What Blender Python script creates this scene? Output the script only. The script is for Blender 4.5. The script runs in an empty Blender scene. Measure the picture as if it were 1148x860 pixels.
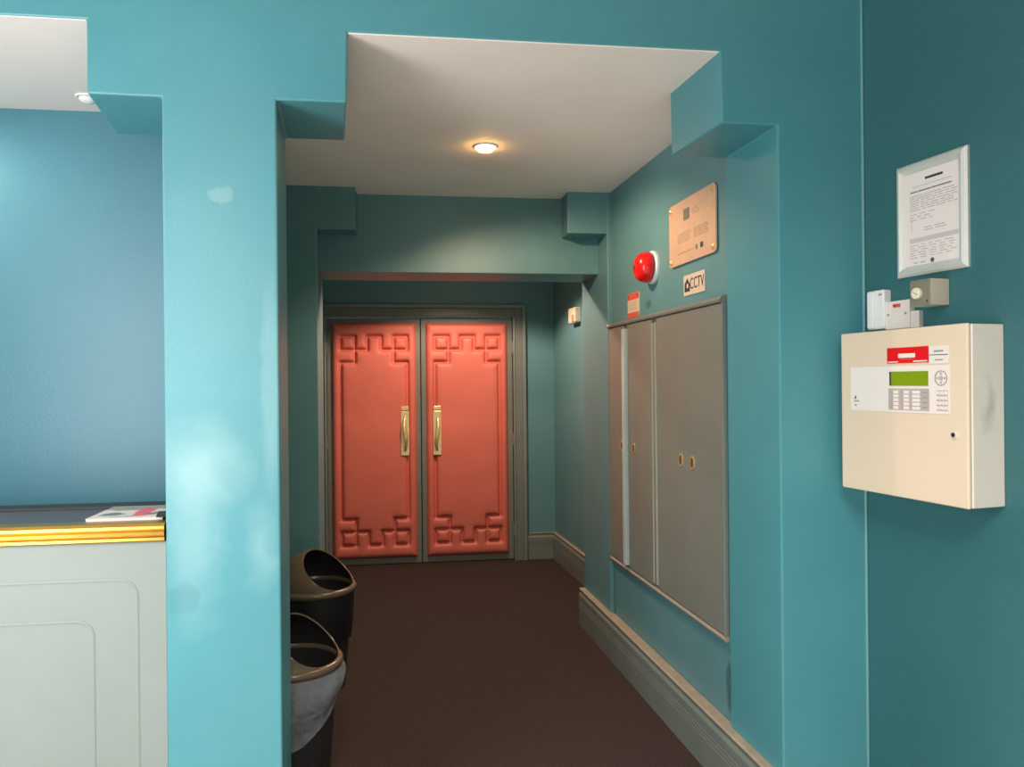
import bpy, bmesh, math, random
from mathutils import Vector, Matrix, noise

scene = bpy.context.scene
COL = scene.collection
PI = math.pi

# ------------------------------------------------------------------ camera
F_PX = 862.0
cam_d = bpy.data.cameras.new('camera')
cam_d.sensor_fit = 'HORIZONTAL'
cam_d.sensor_width = 36.0
cam_d.lens = F_PX / 1148.0 * 36.0
cam_d.clip_start = 0.05
cam_d.shift_y = -(430.0 - 428.8) / 1148.0
cam = bpy.data.objects.new('camera', cam_d)
COL.objects.link(cam)
yaw = math.radians(7.73)
fw = Vector((math.sin(yaw), math.cos(yaw), 0))
rt = Vector((math.cos(yaw), -math.sin(yaw), 0))
up = Vector((0, 0, 1))
R_ = (rt - 0.0093 * up).normalized()
U_ = (up + 0.0093 * rt).normalized()
m3 = Matrix((R_, U_, -fw)).transposed()
cam.matrix_world = Matrix.Translation((0, 0, 1.5)) @ m3.to_4x4()
scene.camera = cam

# ------------------------------------------------------------------ world, daylight, exposure
world = bpy.data.worlds.new('world')
scene.world = world
world.use_nodes = True
bg = world.node_tree.nodes['Background']
bg.inputs['Color'].default_value = (0.80, 0.90, 1.0, 1)
bg.inputs['Strength'].default_value = 0.10


def area_light(name, loc, target, sx, sy, power, color):
    d = bpy.data.lights.new(name, 'AREA')
    d.shape = 'RECTANGLE'
    d.size, d.size_y = sx, sy
    d.energy = power
    d.color = color
    o = bpy.data.objects.new(name, d)
    COL.objects.link(o)
    o.location = loc
    o.rotation_euler = (Vector(target) - Vector(loc)).to_track_quat('-Z', 'Y').to_euler()
    return o


# glazed entrance of the lobby, behind and to the left of the camera
area_light('side_entrance_daylight', (-1.75, 0.88, 1.50), (-0.65, 2.3, 1.35), 0.8, 1.8, 55, (0.97, 0.99, 1.0))
area_light('glass_front_daylight', (-0.95, -3.1, 0.75), (0.2, 2.3, 1.6), 2.2, 1.4, 18, (1.0, 0.98, 0.96))
# lobby ceiling light, a flat panel shining down
area_light('lobby_ceiling_light', (0.1, -0.5, 3.15), (0.1, -0.5, 0), 1.4, 1.4, 112, (1.0, 0.95, 0.90)).data.spread = math.radians(140)

vs = scene.view_settings
scene.display_settings.display_device = 'sRGB'
vs.view_transform = 'Standard'
vs.look = 'None'
vs.exposure = 0.12
vs.gamma = 1.0
vs.use_curve_mapping = False


# ------------------------------------------------------------------ materials
def lin(r, g, b):
    f = lambda c: (c / 255 / 12.92) if c / 255 <= 0.04045 else ((c / 255 + 0.055) / 1.055) ** 2.4
    return (f(r), f(g), f(b), 1)


MATS = {}


def mat(name, color, rough=0.5, metal=0.0, var=0.06, vscale=6.0, bump=0.0, bscale=60.0, spec=0.5, emit=None, estr=0.0):
    if name in MATS:
        return MATS[name]
    m = bpy.data.materials.new(name)
    m.use_nodes = True
    nt = m.node_tree
    b = nt.nodes['Principled BSDF']
    b.inputs['Roughness'].default_value = rough
    b.inputs['Metallic'].default_value = metal
    b.inputs['Specular IOR Level'].default_value = spec
    tc = nt.nodes.new('ShaderNodeTexCoord')
    nz = nt.nodes.new('ShaderNodeTexNoise')
    nz.inputs['Scale'].default_value = vscale
    nz.inputs['Detail'].default_value = 4
    nt.links.new(tc.outputs['Object'], nz.inputs['Vector'])
    mr = nt.nodes.new('ShaderNodeMapRange')
    mr.inputs['To Min'].default_value = 1 - var
    mr.inputs['To Max'].default_value = 1 + var
    mr.inputs['From Min'].default_value = 0.3
    mr.inputs['From Max'].default_value = 0.7
    nt.links.new(nz.outputs['Fac'], mr.inputs['Value'])
    mx = nt.nodes.new('ShaderNodeVectorMath')
    mx.operation = 'SCALE'
    mx.inputs[0].default_value = color[:3]
    nt.links.new(mr.outputs['Result'], mx.inputs['Scale'])
    nt.links.new(mx.outputs['Vector'], b.inputs['Base Color'])
    if bump > 0:
        n2 = nt.nodes.new('ShaderNodeTexNoise')
        n2.inputs['Scale'].default_value = bscale
        n2.inputs['Detail'].default_value = 3
        nt.links.new(tc.outputs['Object'], n2.inputs['Vector'])
        bp = nt.nodes.new('ShaderNodeBump')
        bp.inputs['Strength'].default_value = bump
        bp.inputs['Distance'].default_value = 0.01
        nt.links.new(n2.outputs['Fac'], bp.inputs['Height'])
        nt.links.new(bp.outputs['Normal'], b.inputs['Normal'])
    if emit:
        b.inputs['Emission Color'].default_value = emit
        b.inputs['Emission Strength'].default_value = estr
    MATS[name] = m
    return m


def add_blobs(m, blobs):
    """stains with a shape of their own, and painted sheen: (centre, radii, softness, colour, amount, distortion)"""
    nt = m.node_tree
    b = nt.nodes['Principled BSDF']
    src = b.inputs['Base Color'].links[0].from_socket
    tc = [n for n in nt.nodes if n.type == 'TEX_COORD'][0]
    for (c, r, soft, colr, amt, dist, dsc) in blobs:
        nz = nt.nodes.new('ShaderNodeTexNoise')
        nz.inputs['Scale'].default_value = dsc
        nz.inputs['Detail'].default_value = 4
        nt.links.new(tc.outputs['Object'], nz.inputs['Vector'])
        s0 = nt.nodes.new('ShaderNodeVectorMath'); s0.operation = 'SUBTRACT'
        nt.links.new(nz.outputs['Color'], s0.inputs[0]); s0.inputs[1].default_value = (.5, .5, .5)
        s1 = nt.nodes.new('ShaderNodeVectorMath'); s1.operation = 'SCALE'
        nt.links.new(s0.outputs[0], s1.inputs[0]); s1.inputs['Scale'].default_value = dist
        ad = nt.nodes.new('ShaderNodeVectorMath'); ad.operation = 'ADD'
        nt.links.new(tc.outputs['Object'], ad.inputs[0]); nt.links.new(s1.outputs[0], ad.inputs[1])
        sb = nt.nodes.new('ShaderNodeVectorMath'); sb.operation = 'SUBTRACT'
        nt.links.new(ad.outputs[0], sb.inputs[0]); sb.inputs[1].default_value = c
        dv = nt.nodes.new('ShaderNodeVectorMath'); dv.operation = 'DIVIDE'
        nt.links.new(sb.outputs[0], dv.inputs[0]); dv.inputs[1].default_value = r
        ln = nt.nodes.new('ShaderNodeVectorMath'); ln.operation = 'LENGTH'
        nt.links.new(dv.outputs[0], ln.inputs[0])
        mr = nt.nodes.new('ShaderNodeMapRange')
        mr.inputs['From Min'].default_value = 1 - soft
        mr.inputs['From Max'].default_value = 1.0
        mr.inputs['To Min'].default_value = amt
        mr.inputs['To Max'].default_value = 0.0
        nt.links.new(ln.outputs['Value'], mr.inputs['Value'])
        mx = nt.nodes.new('ShaderNodeMix'); mx.data_type = 'RGBA'
        nt.links.new(mr.outputs['Result'], mx.inputs['Factor'])
        nt.links.new(src, mx.inputs['A'])
        mx.inputs['B'].default_value = colr
        src = mx.outputs['Result']
    nt.links.new(src, b.inputs['Base Color'])


TEAL = (0.070, 0.272, 0.312, 1)
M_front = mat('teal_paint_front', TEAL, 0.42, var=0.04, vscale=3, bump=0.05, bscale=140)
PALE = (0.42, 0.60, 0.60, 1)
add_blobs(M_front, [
    ((-0.54, 2.33, 1.75), (0.34, 0.5, 0.9), 0.9, PALE, 0.16, 0.25, 3),  # broad sheen of the lit pillar, painted into the colour
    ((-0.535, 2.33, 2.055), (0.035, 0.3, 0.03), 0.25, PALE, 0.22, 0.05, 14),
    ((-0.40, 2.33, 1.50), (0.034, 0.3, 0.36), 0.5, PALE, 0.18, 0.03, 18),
    ((-0.60, 2.33, 1.26), (0.15, 0.3, 0.17), 0.9, PALE, 0.42, 0.14, 6),  # this and the next two: whitish sheen low on the pillar, painted paler
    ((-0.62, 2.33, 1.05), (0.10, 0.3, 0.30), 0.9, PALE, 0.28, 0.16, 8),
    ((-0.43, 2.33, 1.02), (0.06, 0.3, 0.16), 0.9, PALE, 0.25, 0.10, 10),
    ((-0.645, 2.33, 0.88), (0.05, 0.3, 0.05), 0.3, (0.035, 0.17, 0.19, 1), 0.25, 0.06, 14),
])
M_teal = mat('teal_paint', TEAL, 0.45, var=0.05, vscale=3, bump=0.10, bscale=140)
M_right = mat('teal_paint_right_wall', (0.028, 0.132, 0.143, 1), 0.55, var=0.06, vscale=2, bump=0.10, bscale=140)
M_alcove = mat('blue_paint_alcove', (0.056, 0.195, 0.250, 1), 0.42, var=0.05, vscale=2, bump=0.06, bscale=120)
M_corr = mat('teal_paint_corridor', (0.100, 0.245, 0.270, 1), 0.45, var=0.05, vscale=3, bump=0.10, bscale=140)
M_ceil = mat('white_ceiling_paint', (0.92, 0.83, 0.76, 1), 0.75, var=0.04, vscale=2, bump=0.25, bscale=5)
M_ceil2 = mat('pink_white_ceiling_paint', (0.86, 0.76, 0.71, 1), 0.7, var=0.03, vscale=2, bump=0.1, bscale=5)
M_grey = mat('grey_green_gloss', (0.165, 0.195, 0.175, 1), 0.38, var=0.05, vscale=8, bump=0.05, bscale=80)
M_greyd = mat('grey_green_door_rail', (0.17, 0.18, 0.155, 1), 0.42, var=0.06, vscale=8)
M_cup = mat('olive_grey_cupboard', (0.185, 0.200, 0.172, 1), 0.36, var=0.05, vscale=4, bump=0.04, bscale=200)
M_tan = mat('worn_tan_paint', (0.30, 0.26, 0.20, 1), 0.6, var=0.12, vscale=25)
M_edge = mat('pale_highlight_edge', (0.36, 0.37, 0.32, 1), 0.35)  # highlights along the batten edges, painted as a paler tone
M_pale = mat('pale_blue_batten', (0.42, 0.52, 0.52, 1), 0.4)
M_carpet = mat('brown_carpet', (0.056, 0.040, 0.036, 1), 0.95, var=0.25, vscale=120, bump=0.6, bscale=400, spec=0.1)
M_counter = mat('pale_counter_paint', (0.228, 0.258, 0.240, 1), 0.6, var=0.02, vscale=5)
add_blobs(M_counter, [((-1.14 + 0.03 * i, 2.34, 0.42 + 0.05 * (i % 3)), (0.012, 0.3, 0.012), 0.6, (0.38, 0.26, 0.17, 1), 0.5, 0.03, 40) for i in range(5)])
M_top = mat('dark_grey_laminate', (0.055, 0.06, 0.075, 1), 0.45, var=0.3, vscale=80)
M_black = mat('black_plastic', (0.006, 0.006, 0.006, 1), 0.5)
M_brass = mat('polished_brass', (0.52, 0.30, 0.065, 1), 0.32, metal=1.0, var=0.06, vscale=15)
M_gold = mat('pale_gold_brass', (0.80, 0.62, 0.30, 1), 0.30, metal=0.6, var=0.08, vscale=30)
M_pad = mat('salmon_red_vinyl', (0.64, 0.155, 0.110, 1), 0.5, var=0.05, vscale=5, bump=0.15, bscale=300)
M_cream = mat('cream_enamel', (0.74, 0.61, 0.46, 1), 0.42, var=0.02, vscale=4)
M_cream_side = mat('cream_enamel_body', (0.78, 0.72, 0.63, 1), 0.45, var=0.02, vscale=4)
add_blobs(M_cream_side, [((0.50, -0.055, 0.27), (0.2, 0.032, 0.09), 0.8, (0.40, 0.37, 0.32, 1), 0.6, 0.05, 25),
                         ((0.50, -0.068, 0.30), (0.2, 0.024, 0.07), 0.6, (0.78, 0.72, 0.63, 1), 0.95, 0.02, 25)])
M_white = mat('white_plastic', (0.80, 0.80, 0.80, 1), 0.35, var=0.01)
M_offwhite = mat('white_label', (0.80, 0.74, 0.70, 1), 0.5, var=0.01)
M_spur = mat('spur_white', (0.78, 0.72, 0.67, 1), 0.45, var=0.01)
M_red = mat('bright_red', (0.72, 0.008, 0.012, 1), 0.3, var=0.02)
M_bell = mat('bell_red_enamel', (0.72, 0.012, 0.010, 1), 0.18, var=0.02)
M_redlab = mat('faded_red', (0.62, 0.10, 0.07, 1), 0.5, var=0.03)
M_lcd = mat('green_lcd', (0.20, 0.30, 0.005, 1), 0.3, var=0.02, emit=(0.16, 0.24, 0.002, 1), estr=0.08)
M_keygrey = mat('keypad_grey_pink', (0.46, 0.40, 0.38, 1), 0.5, var=0.02)
M_ink = mat('printed_ink', (0.03, 0.03, 0.035, 1), 0.6)
M_inkgrey = mat('printed_grey_ink', (0.34, 0.31, 0.30, 1), 0.6)
M_certink = mat('faded_certificate_ink', (0.50, 0.46, 0.45, 1), 0.6)
M_paper = mat('paper_white', (0.80, 0.73, 0.70, 1), 0.6, var=0.01)
M_alu = mat('satin_aluminium', (0.76, 0.75, 0.70, 1), 0.36, metal=0.4, var=0.03)
M_plaque = mat('brushed_bronze_plate', (0.66, 0.45, 0.31, 1), 0.42, metal=0.3, var=0.05, vscale=20)
M_plaqueink = mat('etched_grey', (0.38, 0.26, 0.18, 1), 0.6)
M_emblem = mat('etched_slate', (0.15, 0.15, 0.14, 1), 0.6)
M_sign = mat('cream_sign', (0.60, 0.50, 0.40, 1), 0.5, var=0.02)
M_keyface = mat('key_switch_grey', (0.28, 0.27, 0.20, 1), 0.4, metal=0.3)
M_keyside = mat('key_switch_cream', (0.58, 0.52, 0.42, 1), 0.4)
M_lockcream = mat('lock_cream', (0.78, 0.72, 0.52, 1), 0.35)
M_binbody = mat('bin_dark_plastic', (0.022, 0.020, 0.018, 1), 0.5)
M_binlid = mat('bin_bronze_grey_plastic', (0.135, 0.095, 0.058, 1), 0.26, var=0.03)
M_lens = mat('lamp_lens', (0.9, 0.8, 0.6, 1), 0.4, emit=(1.0, 0.55, 0.16, 1), estr=75.0)
M_lamp_off = mat('lamp_glass', (0.8, 0.78, 0.74, 1), 0.2)
M_hole = mat('latch_brass_dark', (0.30, 0.17, 0.07, 1), 0.3, metal=0.8)
M_caulk = mat('pale_caulk', (0.11, 0.29, 0.31, 1), 0.5)
M_cover = mat('magazine_cover', (0.66, 0.54, 0.50, 1), 0.35, var=0.05, vscale=30)
add_blobs(M_cover, [
    ((0.05, 0.075, 0.0), (0.035, 0.035, 1), 0.15, (0.06, 0.09, 0.11, 1), 0.9, 0.05, 28),
    ((0.10, 0.20, 0.0), (0.16, 0.06, 1), 0.15, (0.20, 0.19, 0.15, 1), 0.9, 0.06, 22),
    ((0.13, 0.11, 0.0), (0.024, 0.085, 1), 0.1, (0.66, 0.05, 0.08, 1), 0.95, 0.07, 30),
    ((0.18, 0.07, 0.0), (0.04, 0.03, 1), 0.2, (0.13, 0.09, 0.08, 1), 0.85, 0.06, 28),
    ((0.10, 0.03, 0.0), (0.05, 0.008, 1), 0.2, (0.30, 0.22, 0.20, 1), 0.8, 0.03, 28)])


def liner_mat(name, col, alpha):
    m = bpy.data.materials.new(name)
    m.use_nodes = True
    nt = m.node_tree
    b = nt.nodes['Principled BSDF']
    b.inputs['Base Color'].default_value = col
    b.inputs['Roughness'].default_value = 0.35
    tc = nt.nodes.new('ShaderNodeTexCoord')
    nz = nt.nodes.new('ShaderNodeTexNoise')
    nz.inputs['Scale'].default_value = 14
    nz.inputs['Distortion'].default_value = 1.5
    nt.links.new(tc.outputs['Object'], nz.inputs['Vector'])
    mr = nt.nodes.new('ShaderNodeMapRange')
    mr.inputs['To Min'].default_value = alpha - 0.2
    mr.inputs['To Max'].default_value = min(1, alpha + 0.2)
    nt.links.new(nz.outputs['Fac'], mr.inputs['Value'])
    nt.links.new(mr.outputs['Result'], b.inputs['Alpha'])
    bp = nt.nodes.new('ShaderNodeBump')
    bp.inputs['Strength'].default_value = 0.6
    bp.inputs['Distance'].default_value = 0.02
    nt.links.new(nz.outputs['Fac'], bp.inputs['Height'])
    nt.links.new(bp.outputs['Normal'], b.inputs['Normal'])
    return m


M_liner = liner_mat('clear_bin_liner', (0.32, 0.33, 0.34, 1), 0.55)
M_liner_black = mat('black_bin_liner', (0.004, 0.004, 0.004, 1), 0.55, bump=0.2, bscale=12)


# ------------------------------------------------------------------ helpers
def link(name, me, m, parent=None):
    o = bpy.data.objects.new(name, me)
    COL.objects.link(o)
    if m is not None and not me.materials:
        me.materials.append(m)
    if parent is not None:
        o.parent = parent
    return o


def finish(bm, name, smooth=False):
    bmesh.ops.recalc_face_normals(bm, faces=bm.faces)
    me = bpy.data.meshes.new(name)
    bm.to_mesh(me)
    bm.free()
    if smooth:
        for p in me.polygons:
            p.use_smooth = True
    return me


def obj(name, bm, m, parent=None, bevel=0.0, seg=2, smooth=False):
    o = link(name, finish(bm, name, smooth), m, parent)
    if bevel > 0:
        md = o.modifiers.new('bevel', 'BEVEL')
        md.width = bevel
        md.segments = seg
        md.limit_method = 'ANGLE'
        md.angle_limit = math.radians(40)
    return o


def tag(o, label=None, cat=None, group=None, kind=None):
    if label: o['label'] = label
    if cat: o['category'] = cat
    if group: o['group'] = group
    if kind: o['kind'] = kind
    return o


def thing(name, label, cat, loc=(0, 0, 0), rz=0.0, group=None, kind=None):
    e = bpy.data.objects.new(name, None)
    e.empty_display_size = 0.05
    COL.objects.link(e)
    e.location = loc
    e.rotation_euler = (0, 0, rz)
    return tag(e, label, cat, group, kind)


def abox(bm, x0, x1, y0, y1, z0, z1):
    v = [bm.verts.new(p) for p in ((x0, y0, z0), (x1, y0, z0), (x1, y1, z0), (x0, y1, z0),
                                   (x0, y0, z1), (x1, y0, z1), (x1, y1, z1), (x0, y1, z1))]
    for f in ((0, 3, 2, 1), (4, 5, 6, 7), (0, 1, 5, 4), (1, 2, 6, 5), (2, 3, 7, 6), (3, 0, 4, 7)):
        bm.faces.new([v[i] for i in f])


def box(*a):
    bm = bmesh.new()
    abox(bm, *a)
    return bm


def prism(pts_a, pts_b):
    """closed solid between two matching rings of 3-D points"""
    bm = bmesh.new()
    a = [bm.verts.new(p) for p in pts_a]
    b = [bm.verts.new(p) for p in pts_b]
    n = len(a)
    bm.faces.new(a)
    bm.faces.new(list(reversed(b)))
    for i in range(n):
        j = (i + 1) % n
        bm.faces.new((a[i], b[i], b[j], a[j]))
    return bm


def plan_prism(pts, z0, z1):
    return prism([(x, y, z0) for x, y in pts], [(x, y, z1) for x, y in pts])


def sweep_x(profile, x0, x1):
    """profile of (y, z) swept along local x"""
    return prism([(x0, y, z) for y, z in profile], [(x1, y, z) for y, z in profile])


def lathe(profile, n=32, axis='Z', cap=True, bm=None, c=(0, 0, 0)):
    bm = bm or bmesh.new()
    rings = []
    for r, h in profile:
        ring = []
        for i in range(n):
            a = 2 * PI * i / n
            if axis == 'Z':
                p = (c[0] + r * math.cos(a), c[1] + r * math.sin(a), c[2] + h)
            else:   # axis -Y : h is distance out of the wall
                p = (c[0] + r * math.cos(a), c[1] - h, c[2] + r * math.sin(a))
            ring.append(bm.verts.new(p))
        rings.append(ring)
    for k in range(len(rings) - 1):
        for i in range(n):
            j = (i + 1) % n
            bm.faces.new((rings[k][i], rings[k][j], rings[k + 1][j], rings[k + 1][i]))
    if cap:
        bm.faces.new(rings[0])
        bm.faces.new(list(reversed(rings[-1])))
    return bm


def round_rect(x0, x1, z0, z1, r, seg=5):
    pts = []
    for cx, cz, a0 in ((x1 - r, z1 - r, 0), (x0 + r, z1 - r, 90), (x0 + r, z0 + r, 180), (x1 - r, z0 + r, 270)):
        for k in range(seg + 1):
            a = math.radians(a0 + 90 * k / seg)
            pts.append((cx + r * math.cos(a), cz + r * math.sin(a)))
    return pts


def rr_plate(x0, x1, z0, z1, r, y0, y1, seg=5):
    p = round_rect(x0, x1, z0, z1, r, seg)
    return prism([(x, y0, z) for x, z in p], [(x, y1, z) for x, z in p])


def text_mesh(body, size, depth=0.0005):
    c = bpy.data.curves.new('lettering', 'FONT')
    c.body = body
    c.size = size
    c.align_x = 'CENTER'
    c.align_y = 'CENTER'
    c.extrude = depth
    t = bpy.data.objects.new('lettering_tmp', c)
    COL.objects.link(t)
    dg = bpy.context.evaluated_depsgraph_get()
    me = bpy.data.meshes.new_from_object(t.evaluated_get(dg))
    bpy.data.objects.remove(t)
    bpy.data.curves.remove(c)
    me.materials.clear()
    return me


random.seed(4)
S = 'structure'
FY, FB = 2.334, 2.70         # front and back face of the wall with the openings
CZ = 2.545                   # ceiling height inside the openings

# ------------------------------------------------------------------ floor
tag(obj('floor', box(-3.4, 2.8, -3.2, FY - .15, -0.06, 0), mat('pale_bounce_lobby', (.66, .60, .54, 1), .4, var=.08, vscale=5)), 'unseen lobby floor in front of the openings, pale to bounce light', 'floor', kind=S)  # unseen floor; pale tone invented to bounce light up to the ceilings
tag(obj('floor', box(-3.4, 2.8, FY - .15, 6.6, -0.06, 0), M_carpet), 'dark brown carpet running along the corridor', 'floor', kind=S)

# ------------------------------------------------------------------ front wall with stepped openings
outline = [(-3.3, -3.3, 0), (-2.75, -2.78, 0), (-2.75, -2.78, 2.335), (-2.55, -2.58, 2.335), (-2.55, -2.58, 2.547),
           (-0.898, -0.950, 2.547), (-0.898, -0.950, 2.335), (-0.696, -0.735, 2.333), (-0.696, -0.735, 0),
           (-0.375, -0.404, 0), (-0.375, -0.404, 2.338), (-0.172, -0.208, 2.338), (-0.167, -0.205, 2.548),
           (0.993, 0.958, 2.549), (0.998, 0.961, 2.319), (1.185, 1.168, 2.319), (1.185, 1.168, 0),
           (1.52, 1.52, 0), (1.52, 1.52, 3.2), (-3.3, -3.3, 3.2)]
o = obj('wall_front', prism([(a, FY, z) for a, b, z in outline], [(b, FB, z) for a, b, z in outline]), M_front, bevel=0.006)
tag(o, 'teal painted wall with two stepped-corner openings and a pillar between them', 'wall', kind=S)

# right wall of the lobby (fire panel wall)
ra = math.radians(9.0)
rd = Vector((math.sin(ra), -math.cos(ra), 0))
rn = Vector((math.cos(ra), math.sin(ra), 0))     # into the wall
RP = Vector((1.481, FY, 0))
RZ = math.atan2(rd.y, rd.x)
a0 = RP - rd * 0.05; a1 = RP + rd * 5.6
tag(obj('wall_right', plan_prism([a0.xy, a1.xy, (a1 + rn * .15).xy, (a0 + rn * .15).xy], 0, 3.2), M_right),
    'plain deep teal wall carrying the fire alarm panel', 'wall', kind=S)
o = obj('trim_1', box(-0.0045, 0.0045, -0.0045, 0.0045, 0, 3.19), M_caulk, bevel=0.002)
o.location = (1.479, FY - 0.002, 0); o.rotation_euler = (0, 0, 0.7)
tag(o, 'thin pale caulk line in the corner beside the fire alarm panel', 'trim', kind=S)
# lobby ceiling
tag(obj('ceiling', box(-3.3, 2.6, -3.2, FY + .3, 3.2, 3.3), M_ceil), 'lobby ceiling above the front wall', 'ceiling', kind=S)
tag(obj('wall_left', box(-3.4, -3.3, -3.2, FB, 0, 3.2), M_teal), 'teal far left lobby wall', 'wall', kind=S)

# ------------------------------------------------------------------ alcove behind the bar opening
tag(obj('wall_alcove', box(-3.2, -0.78, 3.11, 3.21, 0, 2.70), M_alcove), 'light blue painted wall behind the counter', 'wall', kind=S)
tag(obj('wall_partition', plan_prism([(-0.79, FB - .01), (-0.745, FB - .01), (-0.78, 4.24), (-0.95, 6.45), (-1.07, 6.45), (-0.86, 4.24)], 0, 2.70), M_corr),
    'teal wall between the corridor and the counter alcove', 'wall', kind=S)
tag(obj('ceiling', box(-3.2, -0.80, FY + 0.004, 3.12, CZ, CZ + .05), M_ceil2), 'pinkish white ceiling above the counter', 'ceiling', kind=S)

# ------------------------------------------------------------------ corridor shell
ta = math.radians(2.696)
cd = Vector((math.sin(ta), -math.cos(ta), 0))    # toward the camera
cn = Vector((math.cos(ta), math.sin(ta), 0))     # into the wall
WP = Vector((1.075, 4.669, 0))
CRZ = math.atan2(cd.y, cd.x)


def wx(y, off=0.0):
    p = WP + cn * off
    return p.x + (p.y - y) * math.tan(ta)


CO = Vector((1.120, 4.14, 0))                     # far end of the recessed stretch of wall
tag(obj('wall_corridor', plan_prism([(wx(2.69, .02), 2.69), (wx(4.15, .02), 4.15), (1.4, 4.15), (1.4, 2.69)], 0, 2.60), M_corr),
    'teal corridor wall carrying plaque, bell and grey cupboard', 'wall', kind=S)
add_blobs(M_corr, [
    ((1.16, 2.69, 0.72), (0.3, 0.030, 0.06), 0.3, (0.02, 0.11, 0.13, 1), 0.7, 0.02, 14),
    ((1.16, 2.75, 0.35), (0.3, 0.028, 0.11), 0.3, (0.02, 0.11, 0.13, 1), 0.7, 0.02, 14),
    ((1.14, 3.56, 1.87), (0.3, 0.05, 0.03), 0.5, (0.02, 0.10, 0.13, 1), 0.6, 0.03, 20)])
# pier with bracket and cross beam further in
PY = 4.14
pier = tag(obj('wall_pier', plan_prism([(wx(PY), PY), (wx(4.66), 4.66), (1.5, 4.66), (1.5, PY)], 0, 2.60), M_corr, bevel=0.004),
           'projecting teal pier at the far end of the grey cupboard', 'wall', kind=S)
tag(obj('wall_pier', plan_prism([(-0.80, 4.15), (-0.468, 4.15), (-0.494, 4.66), (-0.96, 4.66)], 0, 2.60), M_corr, bevel=0.004),
    'shaded teal pier behind the waste bins', 'wall', kind=S)
tag(obj('trim_2', box(0.880, 1.11, PY + .004, 4.40, 2.318, 2.60), M_corr, bevel=0.004), 'square teal bracket block under the ceiling, right of the corridor', 'trim', kind=S)
tag(obj('trim_3', box(-0.62, -0.268, 4.154, 4.40, 2.318, 2.60), M_corr, bevel=0.004), 'square shaded bracket block under the ceiling, left of the corridor', 'trim', kind=S)
tag(obj('trim_4', box(-0.60, 1.12, 4.31, 4.66, 2.116, 2.60), M_corr, bevel=0.004), 'teal cross beam spanning the corridor in front of the red doors', 'trim', kind=S)
# lobby behind the beam
nx0, nx1 = 1.352, 1.235
tag(obj('wall_niche', plan_prism([(nx0, 4.64), (nx1, 6.47), (1.5, 6.47), (1.5, 4.64)], 0, 2.60), M_corr), 'teal side wall right of the red doors', 'wall', kind=S)
BY = 6.45
bm = prism([(-1.1, BY, 0), (-0.664, BY, 0), (-0.664, BY, 2.055), (0.889, BY, 2.055), (0.889, BY, 0), (1.5, BY, 0), (1.5, BY, 2.6), (-1.1, BY, 2.6)],
           [(-1.1, BY + .15, 0), (-0.664, BY + .15, 0), (-0.664, BY + .15, 2.055), (0.889, BY + .15, 2.055), (0.889, BY + .15, 0), (1.5, BY + .15, 0), (1.5, BY + .15, 2.6), (-1.1, BY + .15, 2.6)])
tag(obj('wall_back', bm, M_corr), 'teal end wall around the red padded doors', 'wall', kind=S)
tag(obj('ceiling', plan_prism([(-0.175, FY + .004), (1.0, FY + .004), (0.965, FB + .012), (1.5, FB + .012), (1.5, 6.5), (-0.98, 6.5), (-0.98, FB + .012), (-0.213, FB + .012)], CZ, CZ + .05), M_ceil),
    'white corridor ceiling with a single lit downlight', 'ceiling', kind=S)

# ------------------------------------------------------------------ baseboards
prof = [(0.06, 0), (-0.012, 0), (-0.012, 0.115), (-0.008, 0.118), (-0.012, 0.121), (-0.012, 0.131), (-0.008, 0.134), (-0.012, 0.137),
        (-0.012, 0.147), (-0.008, 0.150), (-0.012, 0.153), (-0.012, 0.185), (-0.004, 0.200), (-0.006, 0.212), (0.06, 0.212)]
cap_p = [(0.06, 0.2125), (-0.006, 0.2125), (-0.009, 0.219), (-0.003, 0.225), (0.06, 0.225)]


def baseboard(name, p, d, n, length, out, back, label, tanmat=M_tan):
    """p start, d direction along, n into the wall; front face stands 'out' from p"""
    e = thing(name, label, 'baseboard', (p.x, p.y, 0), math.atan2(d.y, d.x), kind=S)
    obj('board', sweep_x([(y - out + .012 if y < 0.05 else back, z) for y, z in prof], 0, length), M_grey, e)
    obj('top_edge', sweep_x([(y - out + .012 if y < 0.05 else back, z) for y, z in cap_p], 0, length), tanmat, e, bevel=0.0015)
    return e


st = WP - cd * 0.0
baseboard('baseboard_right', st, cd, cn, 2.30, 0.037, 0.018, 'grey skirting board with reeded line and worn tan top below the cupboard')
nd = Vector((nx0 - nx1, 4.64 - 6.47, 0)).normalized(); nn = Vector((-nd.y, nd.x, 0))
baseboard('baseboard_niche', Vector((nx1, 6.45, 0)), nd, nn, 1.78, 0.026, 0.01, 'grey skirting board along the side wall right of the red doors')
baseboard('baseboard_back', Vector((1.000, BY, 0)), Vector((1, 0, 0)), Vector((0, 1, 0)), 0.235, 0.022, 0.01, 'short grey skirting board beside the red doors', M_grey)
# small paint chips of bare plaster on the boards
# ------------------------------------------------------------------ padded double doors
SEG = []
q = [.074, .189, .290, .402, .503, .614]
PW, PH = 0.687, 1.943


def add_pattern(flip):
    f = (lambda v: PH - v) if not flip else (lambda v: v)
    s = lambda u0, v0, u1, v1: SEG.append((u0, f(v0), u1, f(v1)))
    a, b, c = .111, .222, .325
    for u0, u1 in ((q[0], q[1]), (q[4], q[5])):
        s(u0, a, u1, a); s(u0, b, u1, b); s(u0, a, u0, b); s(u1, a, u1, b)
    s(q[1], b, q[2], b); s(q[2], b, q[2], a); s(q[2], a, q[3], a); s(q[3], a, q[3], b); s(q[3], b, q[4], b)
    s(q[1], b, q[1], c); s(q[1], c, q[0], c); s(q[4], b, q[4], c); s(q[4], c, q[5], c)


add_pattern(False); add_pattern(True)
SEG.append((q[0], .325, q[0], PH - .325)); SEG.append((q[5], .325, q[5], PH - .325))


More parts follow.
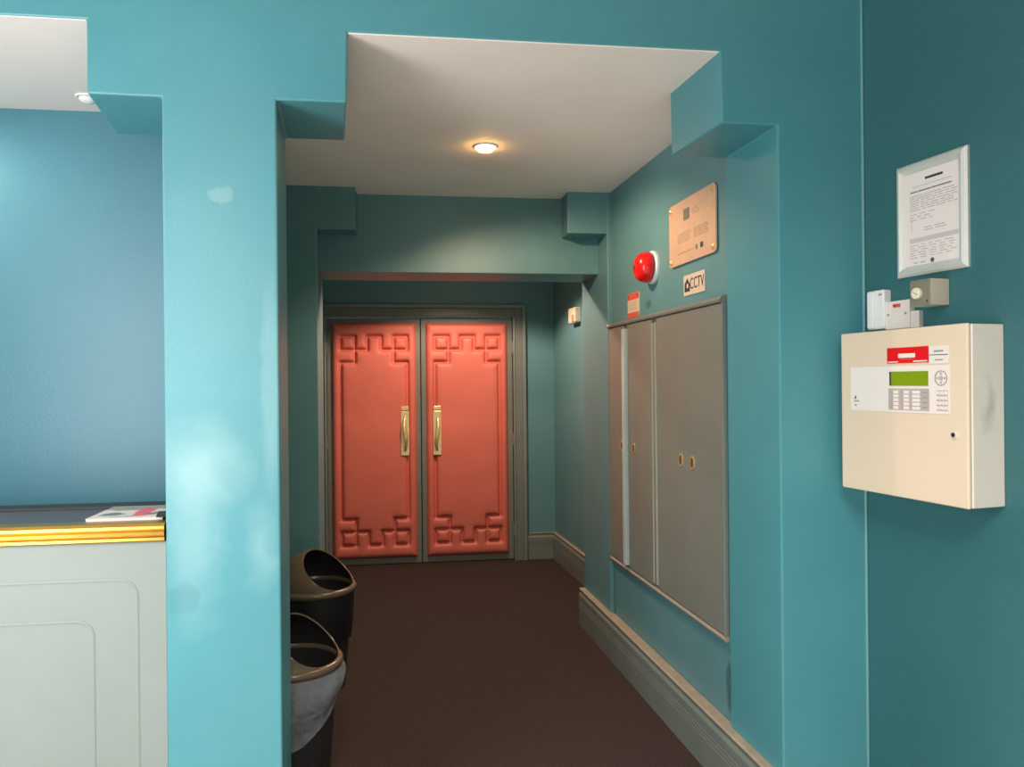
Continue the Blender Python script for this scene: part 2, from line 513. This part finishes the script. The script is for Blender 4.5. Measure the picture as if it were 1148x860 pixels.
def pad_mesh():
    NX, NZ = 98, 276
    verts, faces = [], []
    rnd = random.Random(3)
    for j in range(NZ + 1):
        for i in range(NX + 1):
            u, v = PW * i / NX, PH * j / NZ
            d = 1.0
            for (a, b, c, e) in SEG:
                cx = min(max(u, min(a, c)), max(a, c)); cz = min(max(v, min(b, e)), max(b, e))
                dd = abs(u - cx) + abs(v - cz) if False else math.hypot(u - cx, v - cz)
                if dd < d: d = dd
            ed = min(u, PW - u, v, PH - v)
            h = 0.042 * (1 - math.exp(-ed / 0.014))
            h *= 1 - 0.72 * math.exp(-(d / 0.0125) ** 2) - 0.15 * math.exp(-(d / 0.034) ** 2)
            h += 0.0015 * noise.noise(Vector((u * 9, v * 9, 1.3)))
            verts.append((u, -h, v))
    for j in range(NZ):
        for i in range(NX):
            k = j * (NX + 1) + i
            faces.append((k, k + 1, k + NX + 2, k + NX + 1))
    me = bpy.data.meshes.new('padded_panel')
    me.from_pydata(verts, [], faces)
    for p in me.polygons: p.use_smooth = True
    me.materials.append(M_pad)
    return me


PADM = pad_mesh()


def pull_handle(parent, x, z, side):
    e = obj('pull_handle', rr_plate(-.034, .034, -.20, .165, .006, -.012, 0), M_gold, parent, bevel=.002)
    e.location = (x, -.040, z)
    obj('top_tab', rr_plate(-.030, .030, .172, .205, .006, -.010, 0), M_gold, e, bevel=.002)
    # bowed grip, flattened and twisted slightly
    bm = bmesh.new()
    rings = []
    n = 14
    for k in range(n + 1):
        t = k / n
        zz = -.165 + .29 * t
        bow = math.sin(PI * t) ** 0.6
        w = .008 + .010 * math.sin(PI * t)
        cy = -.012 - .042 * bow
        cx = side * .008 * math.sin(2 * PI * t)
        ring = [bm.verts.new((cx + w * math.cos(a), cy + .007 * math.sin(a), zz)) for a in [2 * PI * i / 10 for i in range(10)]]
        rings.append(ring)
    for k in range(n):
        for i in range(10):
            j = (i + 1) % 10
            bm.faces.new((rings[k][i], rings[k][j], rings[k + 1][j], rings[k + 1][i]))
    bm.faces.new(rings[0]); bm.faces.new(rings[-1])
    obj('grip', bm, M_gold, e, smooth=True)
    for zz in (.115, -.155):
        obj('screw', lathe([(.007, 0), (.007, .003), (.004, .005)], 10, 'Y', c=(0, -.012, zz)), M_hole, e)
    return e


for k, (x0, x1, px0, hx, side) in enumerate(((-0.655, 0.106, -0.616, -0.024, 1), (0.113, 0.880, 0.151, 0.240, -1))):
    e = thing('door_%d' % (k + 1), ['red padded door leaf with stitched fretwork border, left of the pair', 'red padded door leaf with stitched fretwork border, right of the pair'][k],
              'door', (0, BY + .006, 0), 0, kind=S)
    obj('leaf', box(x0, x1, 0, .045, .006, 2.040), M_greyd, e, bevel=.003)
    if k == 0:
        obj('rebate_strip', box(x1 - .02, x1 + .03, .046, .06, .006, 2.04), M_black, e)
    p = link('padded_panel', PADM, None, e)
    p.location = (px0, 0, .058)
    pull_handle(e, hx, 1.105, side)
    hxx = x0 - .002 if k == 0 else x1 + .002
    for hz in (0.25, 1.02, 1.80):
        obj('hinge', lathe([(.007, -.05), (.007, .05)], 10, 'Z', c=(hxx, -.006, hz)), M_greyd, e)
# architrave
e = thing('trim_5', 'grey-green moulded frame around the red padded doors', 'door frame', (0, BY, 0), 0, kind=S)
ap = [(0, -.004), (0, -.030), (.014, -.034), (.020, -.024), (.072, -.020), (.080, -.036), (.105, -.040), (.112, -.030), (.112, -.004)]   # (across from opening, y)
for nm, sgn, xo in (('jamb', -1, -0.657), ('jamb', 1, 0.884)):
    obj(nm, prism([(xo + sgn * a, y, 0.0) for a, y in ap], [(xo + sgn * a, y, 2.048 + a) for a, y in ap]), M_grey, e)
obj('head', prism([(-0.657 - a, y, 2.048 + a) for a, y in ap], [(0.884 + a, y, 2.048 + a) for a, y in ap]), M_grey, e)

# emergency light / call point on niche wall
nz_rot = math.atan2(nd.y, nd.x)
p = Vector((nx1, 6.47, 0)) + nd * 0.76
e = thing('wall_sensor', 'small beige box mounted high on the side wall by the red doors', 'sensor', (p.x, p.y, 1.945), nz_rot)
obj('housing', rr_plate(-.09, .09, 0, .115, .012, -.05, 0.0), M_keyside, e, bevel=.006)
obj('lens', rr_plate(.02, .075, .008, .06, .008, -.056, -.048), M_gold, e, bevel=.002)

# ------------------------------------------------------------------ bar counter
e = thing('bar_counter', 'pale grey-green bar counter with dark top and brass edge rail', 'counter', (0, FY, 0))
XL, XR = -2.745, -0.699
obj('front_panel', box(XL, XR, .012, .05, 0, 1.05), M_counter, e)
obj('counter_top', box(XL, XR - .02, .04, .335, 1.05, 1.098), M_top, e)
obj('back_strip', box(XL, XR - .035, .336, .43, 1.03, 1.106), M_black, e, bevel=.003)
obj('body', box(XL, XR - .035, .36, .40, 0, 1.03), M_counter, e)
rp = [(.05, 1.050), (.004, 1.050), (-.004, 1.055), (-.004, 1.063), (.000, 1.066), (-.006, 1.070), (-.007, 1.080), (-.001, 1.084), (-.005, 1.088), (-.004, 1.096), (.004, 1.104), (.05, 1.106)]
obj('brass_rail', prism([(XL, y, z) for y, z in rp], [(XR, y, z) for y, z in rp]), M_brass, e)


def moulding(x0, x1, z0, z1, r, w, out):
    po = round_rect(x0, x1, z0, z1, r, 6); pi_ = round_rect(x0 + w, x1 - w, z0 + w, z1 - w, r - w, 6)
    bm = bmesh.new()
    n = len(po)
    rings = []
    for pts, y in ((po, .0125), (po, .0125 - out * .6), ([((a + c) / 2, (b + d) / 2) for (a, b), (c, d) in zip(po, pi_)], .0125 - out), (pi_, .0125 - out * .6), (pi_, .0125)):
        rings.append([bm.verts.new((x, y, z)) for x, z in pts])
    for k in range(4):
        for i in range(n):
            j = (i + 1) % n
            bm.faces.new((rings[k][i], rings[k][j], rings[k + 1][j], rings[k + 1][i]))
    return bm


obj('outer_moulding', moulding(-2.66, -0.775, 0.12, 0.947, .055, .010, .0028), M_counter, e)
obj('inner_moulding', moulding(-2.55, -0.895, 0.22, 0.832, .05, .010, .0028), M_counter, e)

# magazines on counter
e = thing('magazine', 'glossy magazine with red splash on its cover lying on the counter', 'magazine', (-0.935, FY + .053, 1.0985), math.radians(1.0))
obj('pages', box(0.002, 0.213, 0.002, .232, 0, .013), M_paper, e)
obj('cover', box(0, .216, 0, .235, .013, .0145), M_cover, e)
e = thing('leaflet', 'black glossy leaflet lying at the pillar end of the counter', 'leaflet', (-0.755, FY + .040, 1.1135), math.radians(12))
obj('sheet', box(0.02, .055, 0, .08, 0, .006), M_black, e, bevel=.001)

# ------------------------------------------------------------------ wall-mounted things on the corridor wall


def corr_thing(name, label, cat, s, z, off=0.0, **kw):
    p = CO + cd * s - cn * off
    return thing(name, label, cat, (p.x, p.y, z), CRZ, **kw)


# grey cupboard set in the wall
e = corr_thing('wall_cupboard', 'grey built-in cupboard with four flush doors in the corridor wall', 'cupboard', 0, 0.52)
H = 1.30
obj('back_panel', box(0, 1.395, -.006, 0, 0, H), M_cup, e)
obj('head_trim', sweep_x([(0, H - .026), (-.026, H - .026), (-.030, H - .018), (-.022, H - .004), (-.010, H), (0, H)], 0, 1.40), M_grey, e)
obj('sill_trim', sweep_x([(0, 0), (-.016, 0), (-.022, .010), (-.016, .020), (0, .022)], 0, 1.40), M_tan, e)
obj('side_trim', box(1.386, 1.40, -.020, 0, .02, H - .026), M_grey, e, bevel=.003)
obj('side_trim', box(0, .012, -.020, 0, .02, H - .026), M_grey, e, bevel=.003)
for x0, x1, lx in ((.014, .262, .217), (.318, .664, .402), (.724, 1.0540, .997), (1.0545, 1.384, 1.116)):
    d = obj('cupboard_door', box(x0, x1, -.018, -.006, .026, H - .030), M_cup, e, bevel=.0006)
    pl = obj('finger_latch', rr_plate(lx - .019, lx + .019, .616, .672, .018, -.021, -.018, 6), M_gold, d)
    obj('latch_hole', rr_plate(lx - .012, lx + .012, .624, .664, .0115, -.0215, -.0205, 6), M_hole, d)
obj('door_batten', box(.264, .304, -.034, -.006, .034, H - .05), M_pale, e, bevel=.003)
obj('joint_batten', box(.680, .712, -.020, -.006, .04, H - .05), M_cup, e, bevel=.001)
for x0 in (.672, .713):
    obj('batten_edge', box(x0, x0 + .007, -.024, -.006, .04, H - .05), M_edge, e, bevel=.002)
obj('gap_strip', box(.3045, .3175, -.0075, -.005, .03, H - .04), M_black, e)

# bronze plaque
e = corr_thing('wall_plaque', 'bronze plaque with etched text and slate emblem above the CCTV sign', 'plaque', .872, 1.994)
obj('plate', rr_plate(0, .464, 0, .268, .022, -.012, -.004), M_plaque, e, bevel=.0015)
for x, z in ((.022, .022), (.442, .022), (.022, .246), (.442, .246)):
    obj('screw', lathe([(.012, .012), (.012, .016), (.006, .019)], 14, 'Y', c=(x, 0, z)), M_gold, e)
obj('stand_off', box(.03, .434, -.004, 0, .03, .238), M_black, e)
obj('emblem', rr_plate(.160, .222, .178, .226, .006, -.0126, -.0118, 3), M_emblem, e)


def text_rows(x0, x1, z0, z1, rows, y, h, rnd, wmin=.012, wmax=.035, gap=.006):
    bm = bmesh.new()
    for k in range(rows):
        z = z1 - (z1 - z0) * (k + .5) / rows
        x = x0
        while x < x1 - wmin:
            w = min(rnd.uniform(wmin, wmax), x1 - x)
            abox(bm, x, x + w, y - .0003, y + .0003, z - h / 2, z + h / 2)
            x += w + gap
    return bm


rnd = random.Random(8)
obj('etched_text', text_rows(.095, .235, .088, .132, 7, -.0122, .0035, rnd), M_plaqueink, e)
obj('etched_text', text_rows(.262, .400, .088, .132, 7, -.0122, .0035, rnd), M_plaqueink, e)
obj('etched_heading', text_rows(.245, .32, .185, .215, 3, -.0122, .003, rnd), M_plaqueink, e)
obj('etched_footer', text_rows(.10, .26, .040, .052, 1, -.0122, .006, rnd), M_plaqueink, e)
obj('footer_mark', rr_plate(.280, .300, .038, .058, .004, -.0125, -.0119, 3), M_emblem, e)
obj('footer_mark', rr_plate(.325, .352, .038, .060, .004, -.0125, -.0119, 3), M_ink, e)

# CCTV sign
e = corr_thing('cctv_sign', 'small cream CCTV sign with camera symbol below the bronze plaque', 'sign', 1.008, 1.857)
obj('plate', rr_plate(0, .208, 0, .086, .004, -.004, 0), M_sign, e, bevel=.0008)
bm = bmesh.new()
hp = [(.012, .016), (.066, .016), (.066, .046), (.040, .072), (.012, .050)]
bm = prism([(x, -.0046, z) for x, z in hp], [(x, -.0038, z) for x, z in hp])
i1 = obj('camera_symbol', bm, M_ink, e)
obj('camera_eye', lathe([(.010, .0046), (.010, .0050)], 16, 'Y', c=(.042, 0, .040)), M_sign, e)
tm = text_mesh('CCTV', .066, .0004)
t = link('lettering', tm, M_ink, e)
t.location = (.135, -.0045, .043); t.rotation_euler = (PI / 2, 0, 0); t.scale = (.80, 1.0, 1)

# red bell
e = corr_thing('fire_bell', 'red domed fire alarm bell with white back plate above the cupboard', 'bell', .645, 2.035)
obj('back_plate', lathe([(.078, 0), (.078, .010), (.072, .016)], 36, 'Y'), M_white, e)
obj('spacer', lathe([(.045, .012), (.045, .030)], 24, 'Y'), M_black, e)
obj('gong', lathe([(.0715, .024), (.073, .030), (.072, .045), (.067, .062), (.056, .078), (.038, .088), (.016, .092), (.004, .0925)], 40, 'Y'), M_bell, e, smooth=True)
obj('centre_screw', lathe([(.009, .090), (.009, .096), (.004, .098)], 12, 'Y'), M_hole, e)

# fire action notice
e = corr_thing('fire_notice', 'small red and cream notice just above the far end of the cupboard', 'notice', .287, 1.823)
obj('plate', rr_plate(0, .168, 0, .124, .006, -.004, 0), M_sign, e)
obj('red_band', box(0.001, .167, -.0048, -.0038, .090, .123), M_redlab, e)
obj('red_band', box(0.001, .167, -.0048, -.0038, .001, .026), M_redlab, e)
for x in (.018, .15):
    obj('screw', lathe([(.005, .0045), (.005, .007)], 10, 'Y', c=(x, 0, .108)), M_hole, e)
obj('small_print', text_rows(.02, .15, .035, .082, 5, -.0042, .003, rnd, .02, .05), mat('faint_ink', (.45, .35, .27, 1)), e)

# ------------------------------------------------------------------ things on the right lobby wall


def right_thing(name, label, cat, s, z, off=0.0, **kw):
    p = RP + rd * s - rn * off
    return thing(name, label, cat, (p.x, p.y, z), RZ, **kw)


# fire alarm control panel; local origin at s=0.03, z=1.163
X0, Z0 = 0.031, 1.160
e = right_thing('fire_alarm_panel', 'cream metal fire alarm control panel with green display and red header', 'alarm panel', 0, Z0)
f = lambda x: x
g = lambda z: z - Z0
D = -.12
W1 = .506
body = obj('body', box(X0 + .002, W1 - .001, D + .012, 0, 0.0, .482), M_cream_side, e, bevel=.003)
door = obj('door', box(X0, W1 - .003, D, D + .0115, -.002, .484), M_cream, e, bevel=.005, seg=3)
pl = obj('label_plate', rr_plate(.075, .447, g(1.404), g(1.537), .004, D - .0015, D + .001), M_offwhite, e)
obj('red_header', box(.228, .378, D - .0024, D + .001, g(1.545), g(1.590)), M_red, e, bevel=.0005)
obj('header_mark', rr_plate(.271, .333, g(1.560), g(1.572), .002, D - .0030, D - .0022), M_offwhite, e)
obj('header_mark', box(.278, .327, D - .0030, D - .0022, g(1.5545), g(1.5575)), M_redlab, e)
obj('header_strip', box(.232, .270, D - .0030, D - .0022, g(1.5475), g(1.5505)), M_offwhite, e)
obj('header_strip', box(.326, .374, D - .0030, D - .0022, g(1.5475), g(1.5510)), M_offwhite, e)
obj('side_label', box(.380, .444, D - .0020, D + .001, g(1.5405), g(1.589)), M_offwhite, e)
obj('label_rule', box(.380, .444, D - .0026, D - .0018, g(1.5635), g(1.5655)), M_ink, e)
obj('label_print', box(.397, .428, D - .0026, D - .0018, g(1.572), g(1.577)), M_inkgrey, e)
obj('label_print', box(.400, .427, D - .0026, D - .0018, g(1.549), g(1.5525)), M_inkgrey, e)
d_ = obj('display', box(.238, .377, D - .0030, D + .001, g(1.480), g(1.521)), M_lcd, e)
obj('display_edge', box(.2375, .2435, D - .0034, D - .0028, g(1.4805), g(1.5205)), M_ink, d_)
kp = obj('indicator_field', box(.232, .380, D - .0022, D + .001, g(1.410), g(1.472)), M_keygrey, e)
for c in range(3):
    for r in range(5):
        x = .240 + c * .039
        z = g(1.462) - r * .0112
        obj('indicator_label', box(x + (.011 if c < 2 else .003), x + .030, D - .0027, D - .0020, z - .0042, z + .0042), M_offwhite, kp)
        if c < 2:
            obj('indicator_lamp', lathe([(.0025, -D + .0020), (.0020, -D + .0032)], 8, 'Y', c=(x + .004, 0, z)), M_inkgrey, kp)
for r in range(4):
    obj('indicator_print', box(.356, .374, D - .0027, D - .0020, g(1.461) - r * .0135 - .002, g(1.461) - r * .0135 + .002), M_inkgrey, kp)
# ring pad
bm = bmesh.new()
n = 40
rings = [[bm.verts.new((.420 + r * math.cos(2 * PI * i / n), y, g(1.501) + r * math.sin(2 * PI * i / n))) for i in range(n)]
         for r, y in ((.0205, D - .001), (.0205, D - .0032), (.0185, D - .0032), (.0185, D - .001))]
for k in range(3):
    for i in range(n):
        j = (i + 1) % n
        bm.faces.new((rings[k][i], rings[k][j], rings[k + 1][j], rings[k + 1][i]))
ringpad = obj('navigation_pad', bm, M_inkgrey, e)
obj('pad_button', lathe([(.006, -D + .001), (.006, -D + .0035)], 16, 'Y', c=(.420, 0, g(1.501))), M_keygrey, ringpad)
for dx, dz in ((.012, 0), (-.012, 0), (0, .012), (0, -.012)):
    obj('pad_button', lathe([(.0035, -D + .001), (.0030, -D + .0032)], 12, 'Y', c=(.420 + dx, 0, g(1.501) + dz)), M_keygrey, ringpad)
obj('keypad_base', box(.4045, .4415, D - .0020, D + .001, g(1.4125), g(1.4680)), mat('keypad_brown_grey', (.50, .43, .38, 1), .5), e)
for c in range(3):
    for r in range(4):
        x, z = .4105 + c * .0125, g(1.460) - r * .0135
        k_ = obj('key', rr_plate(x - .0052, x + .0052, z - .0056, z + .0056, .0015, D - .0032, D - .001, 3), M_offwhite, e)
        obj('key_print', box(x - .0025, x + .0025, D - .0037, D - .0031, z - .0058, z - .0035), M_inkgrey, k_)
obj('maker_mark', prism([(.091, D - .0020, g(1.440)), (.100, D - .0020, g(1.440)), (.099, D - .0020, g(1.451))], [(.091, D - .001, g(1.440)), (.100, D - .001, g(1.440)), (.099, D - .001, g(1.451))]), M_ink, e)
obj('maker_print', box(.090, .112, D - .0020, D - .001, g(1.431), g(1.435)), M_inkgrey, e)
obj('maker_print', box(.092, .102, D - .0020, D - .001, g(1.418), g(1.423)), M_inkgrey, e)
lk = obj('lock', lathe([(.0105, -D - .002), (.0105, -D + .004), (.008, -D + .006)], 20, 'Y', c=(.462, 0, g(1.350))), M_alu, e)
obj('keyhole', lathe([(.0065, -D + .0055), (.006, -D + .0066)], 16, 'Y', c=(.4605, 0, g(1.350))), mat('dark_key_slot', (.05, .012, .008, 1), .4), lk)

# framed certificate
Z1 = 1.808
e = right_thing('framed_certificate', 'certificate in a silver snap frame above the fire alarm panel', 'certificate', .151, Z1)
fw_, fh = .254, .337


def frame_side(p0, p1, q0, q1):
    """bar from outer corners p0,p1 to inner corners q0,q1, rounded section"""
    bm = bmesh.new()
    def row(a, b):
        pts = []
        for t, y in ((0, 0), (0, -.008), (.2, -.014), (.5, -.0165), (.8, -.013), (1, -.007), (1, -.001)):
            pts.append((a[0] + (b[0] - a[0]) * t, y, a[1] + (b[1] - a[1]) * t))
        return [bm.verts.new(v) for v in pts]
    A, B = row(p0, q0), row(p1, q1)
    for k in range(len(A) - 1):
        bm.faces.new((A[k], B[k], B[k + 1], A[k + 1]))
    bm.faces.new(A); bm.faces.new(list(reversed(B)))
    bm.faces.new((A[0], A[-1], B[-1], B[0]))
    return bm


t_ = .030
oc = [(0, 0), (fw_, 0), (fw_, fh), (0, fh)]
ic = [(t_, t_), (fw_ - t_, t_), (fw_ - t_, fh - t_), (t_, fh - t_)]
for k in range(4):
    obj('frame_bar', frame_side(oc[k], oc[(k + 1) % 4], ic[k], ic[(k + 1) % 4]), M_alu, e)
obj('certificate_sheet', box(t_ - .004, fw_ - t_ + .004, -.005, -.0005, t_ - .004, fh - t_ + .004), M_paper, e)
obj('heading', text_rows(.105, .168, fh - t_ - .028, fh - t_ - .020, 1, -.0052, .007, rnd, .009, .012, .0008), M_ink, e)
obj('sub_heading', text_rows(.06, .20, fh - t_ - .048, fh - t_ - .036, 1, -.0052, .002, rnd, .02, .05, .002), M_certink, e)
obj('printed_line', text_rows(.05, .215, fh - t_ - .062, fh - t_ - .052, 1, -.0052, .0035, rnd, .02, .05, .002), mat('mid_ink', (.16, .15, .15, 1)), e)
obj('printed_text', text_rows(.048, .218, fh - t_ - .115, fh - t_ - .066, 7, -.0052, .0028, rnd, .01, .06, .006), M_certink, e)
obj('printed_text', text_rows(.048, .14, fh - t_ - .145, fh - t_ - .120, 3, -.0052, .0028, rnd, .01, .03, .012), M_certink, e)
obj('printed_text', text_rows(.10, .185, fh - t_ - .180, fh - t_ - .165, 2, -.0052, .0028, rnd, .01, .04, .008), M_certink, e)
obj('side_rule', box(.053, .0545, -.0054, -.0050, fh - t_ - .175, fh - t_ - .135), M_certink, e)
obj('shaded_row', box(.046, .220, -.0053, -.0049, .098, .112), mat('pale_grey_ink', (.58, .53, .51, 1)), e)
obj('printed_text', text_rows(.048, .215, .050, .094, 6, -.0052, .0026, rnd, .008, .03, .012), M_certink, e)
obj('seal', lathe([(.0068, .0051), (.0068, .0056)], 20, 'Y', c=(.129, 0, .039)), mat('seal_ink', (.10, .09, .10, 1)), e)
obj('footer_print', text_rows(.06, .105, .034, .042, 1, -.0052, .004, rnd, .01, .02, .01), M_certink, e)

# white door contact / narrow sensor
e = right_thing('door_sensor', 'narrow white plastic unit at the left, on top of the fire alarm panel', 'sensor', .045, 1.657)
obj('housing', rr_plate(.0, .072, 0, .122, .006, -.030, 0), M_white, e, bevel=.004)
obj('front_rib', rr_plate(.006, .034, .003, .119, .005, -.036, -.029), M_white, e, bevel=.004)
obj('marking', box(.050, .064, -.0306, -.0298, .104, .110), M_inkgrey, e)
# fused spur
e = right_thing('fused_spur', 'white fused spur plate with red neon between sensor and panel', 'switch', .112, 1.653)
obj('back_box', rr_plate(.004, .128, 0, .050, .003, -.016, 0), M_spur, e, bevel=.001)
obj('face_plate', rr_plate(0, .098, 0, .086, .004, -.022, -.0), M_spur, e, bevel=.002)
obj('neon', rr_plate(.036, .064, .066, .076, .002, -.025, -.021), M_redlab, e)
obj('neon_window', rr_plate(.037, .046, .067, .0755, .002, -.0258, -.0245), M_red, e)
for x in (.014, .083):
    obj('screw', lathe([(.004, .0215), (.004, .0235)], 10, 'Y', c=(x, 0, .045)), M_inkgrey, e)
obj('fuse_carrier', rr_plate(.032, .066, .018, .052, .003, -.0235, -.021), M_spur, e, bevel=.001)
# key switch
e = right_thing('key_switch', 'grey metal key switch box with round cream lock below the certificate', 'key switch', .255, 1.709)
obj('housing', rr_plate(.008, .080, 0, .075, .003, -.068, 0), M_keyside, e, bevel=.003)
obj('face', rr_plate(.0085, .0795, .0005, .0745, .003, -.071, -.067), M_keyface, e, bevel=.001)
lk = obj('lock_barrel', lathe([(.0165, .070), (.0165, .078), (.014, .080)], 24, 'Y', c=(.036, 0, .036)), M_lockcream, e)
b_ = box(-.009, .009, -.0812, -.079, -.0012, .0012)
bmesh.ops.rotate(b_, verts=b_.verts, cent=(0, 0, 0), matrix=Matrix.Rotation(math.radians(30), 3, 'Y'))
bmesh.ops.translate(b_, verts=b_.verts, vec=(.036, 0, .036))
obj('key_slot', b_, M_inkgrey, lk)
obj('screw', lathe([(.003, .070), (.003, .0725)], 8, 'Y', c=(.070, 0, .012)), M_hole, e)

# ------------------------------------------------------------------ waste bins


def make_bin(name, label, loc, open_dir, liner, size=1.0):
    e = thing(name, label, 'bin', loc, 0, group='hooded waste bins')
    e.scale = (size, size, size)
    RZm = 0.462
    # tapering body, open at the top
    obj('body', lathe([(.128, 0), (.133, .004), (.168, RZm - .01), (.160, RZm - .01), (.126, .012)], 40, 'Z'), M_binbody, e, smooth=False)
    obj('rim', lathe([(.170, RZm - .020), (.186, RZm - .018), (.188, RZm - .002), (.183, RZm + .006), (.172, RZm + .010), (.166, RZm + .004), (.165, RZm - .018)], 48, 'Z', cap=False), M_binlid, e, smooth=True)
    # hood: dome cut open by a sloping plane
    bm = bmesh.new()
    HR, HH, n, rows = .174, .166, 72, 18

    def cut(u):
        if u < -.025: return 9.0
        if u > .166: return .004
        return .004 + .160 * ((.166 - u) / .191) ** 1.45

    cols = []
    for i in range(n):
        a = 2 * PI * i / n
        ca = math.cos(a - open_dir)
        tmax = PI / 2 - .02
        for k in range(400):
            th = (PI / 2 - .02) * k / 400
            if HH * math.sin(th) > cut(HR * math.cos(th) * ca):
                tmax = th
                break
        tmax = max(tmax, .02)
        cols.append([bm.verts.new((HR * math.cos(tmax * k / rows) * math.cos(a), HR * math.cos(tmax * k / rows) * math.sin(a),
                                   RZm + .004 + HH * math.sin(tmax * k / rows))) for k in range(rows + 1)])
    for i in range(n):
        j = (i + 1) % n
        for k in range(rows):
            bm.faces.new((cols[i][k], cols[j][k], cols[j][k + 1], cols[i][k + 1]))
    h = obj('hood', bm, M_binlid, e, smooth=True)
    sd = h.modifiers.new('shell', 'SOLIDIFY'); sd.thickness = .006; sd.offset = -1; h.data.materials.append(M_binbody); sd.material_offset = 1; sd.material_offset_rim = 0  # inner faces dark: the shade inside the hood put into the colour
    bv = h.modifiers.new('bevel', 'BEVEL'); bv.width = .002; bv.segments = 2; bv.limit_method = 'ANGLE'
    # liner folded over the rim
    bm = bmesh.new()
    n, rows = 72, 14
    rings = []
    for k in range(rows + 1):
        t = k / rows
        ring = []
        for i in range(n):
            a = 2 * PI * i / n
            if liner == 'clear':
                # hangs lowest toward the viewer, gathered up on the corridor side
                drop = .15 + .13 * math.cos(a + math.radians(110))
                bulge = .012 + .012 * max(0, math.cos(a))
            else:
                drop = .235 + .02 * math.sin(3 * a)
                bulge = .004
            z = RZm - .012 - drop * t
            nn_ = noise.noise(Vector((math.cos(a) * 3, math.sin(a) * 3, t * 3)))
            r = .176 + bulge * math.sin(PI * min(1, t * 1.2)) - .016 * t * drop / .25 + (.008 if liner == 'clear' else .003) * nn_ * min(1, t * 4)
            ring.append(bm.verts.new((r * math.cos(a), r * math.sin(a), z + (.012 * nn_ * t if liner == 'clear' else 0))))
        rings.append(ring)
    for k in range(rows):
        for i in range(n):
            j = (i + 1) % n
            bm.faces.new((rings[k][i], rings[k][j], rings[k + 1][j], rings[k + 1][i]))
    obj('liner', bm, M_liner if liner == 'clear' else M_liner_black, e, smooth=True)
    return e


make_bin('waste_bin', 'hooded waste bin with clear liner hanging over its rim, nearer the pillar', (-0.440, 2.985, 0), math.radians(-20), 'clear')
make_bin('waste_bin', 'hooded waste bin with black liner standing in front of the dark pier', (-0.464, 3.930, 0), math.radians(-25), 'black', 1.07)

# ------------------------------------------------------------------ downlights


def downlight(label, x, y, z, r, lens_mat):
    e = thing('downlight', label, 'ceiling light', (x, y, z))
    bm = bmesh.new()
    n = 40
    rings = [[bm.verts.new((rr * math.cos(2 * PI * i / n), rr * math.sin(2 * PI * i / n), h)) for i in range(n)]
             for rr, h in ((r, 0), (r, -.004), (r * .90, -.007), (r * .78, -.004), (r * .76, 0))]
    for k in range(4):
        for i in range(n):
            j = (i + 1) % n
            bm.faces.new((rings[k][i], rings[k][j], rings[k + 1][j], rings[k + 1][i]))
    obj('ring', bm, M_white, e, smooth=True)
    obj('lens', lathe([(r * .76, -.001), (r * .72, -.012), (r * .55, -.020), (r * .25, -.024), (.002, -.025)], 32, 'Z'), lens_mat, e, smooth=True)
    return e


def lamp_light(name, loc, power, color, radius, cone, blend, aim=None):
    d = bpy.data.lights.new(name, 'SPOT')
    d.energy = power; d.color = color; d.shadow_soft_size = radius
    d.spot_size = math.radians(cone); d.spot_blend = blend
    o = bpy.data.objects.new(name, d); COL.objects.link(o); o.location = loc
    if aim:
        o.rotation_euler = (Vector(aim) - Vector(loc)).to_track_quat('-Z', 'Y').to_euler()
    return o


WARM = (1.0, 0.66, 0.42)
downlight('lit round downlight in the corridor ceiling', 0.350, 3.385, CZ, .054, M_lens)
lamp_light('corridor_lamp_light', (0.350, 3.385, CZ - .055), 46, WARM, .035, 148, 0.40, (0.62, 3.60, 1.4))
downlight('lit downlight hidden behind the cross beam, before the red doors', 0.40, 5.30, CZ, .054, M_lens)
lamp_light('door_lamp_light', (0.40, 5.30, CZ - .055), 118, (1.0, 0.69, 0.52), .035, 142, 0.25)
downlight('white ring downlight in the pinkish ceiling over the counter', -1.135, 2.955, CZ, .040, M_lamp_off)
downlight('lit downlight over the far left of the counter', -2.05, 2.86, CZ, .045, M_lens)
lamp_light('counter_lamp_light', (-2.05, 2.86, CZ - .045), 55, (1.0, 0.92, 0.80), .04, 140, 0.6, (-1.45, 3.05, 1.2))
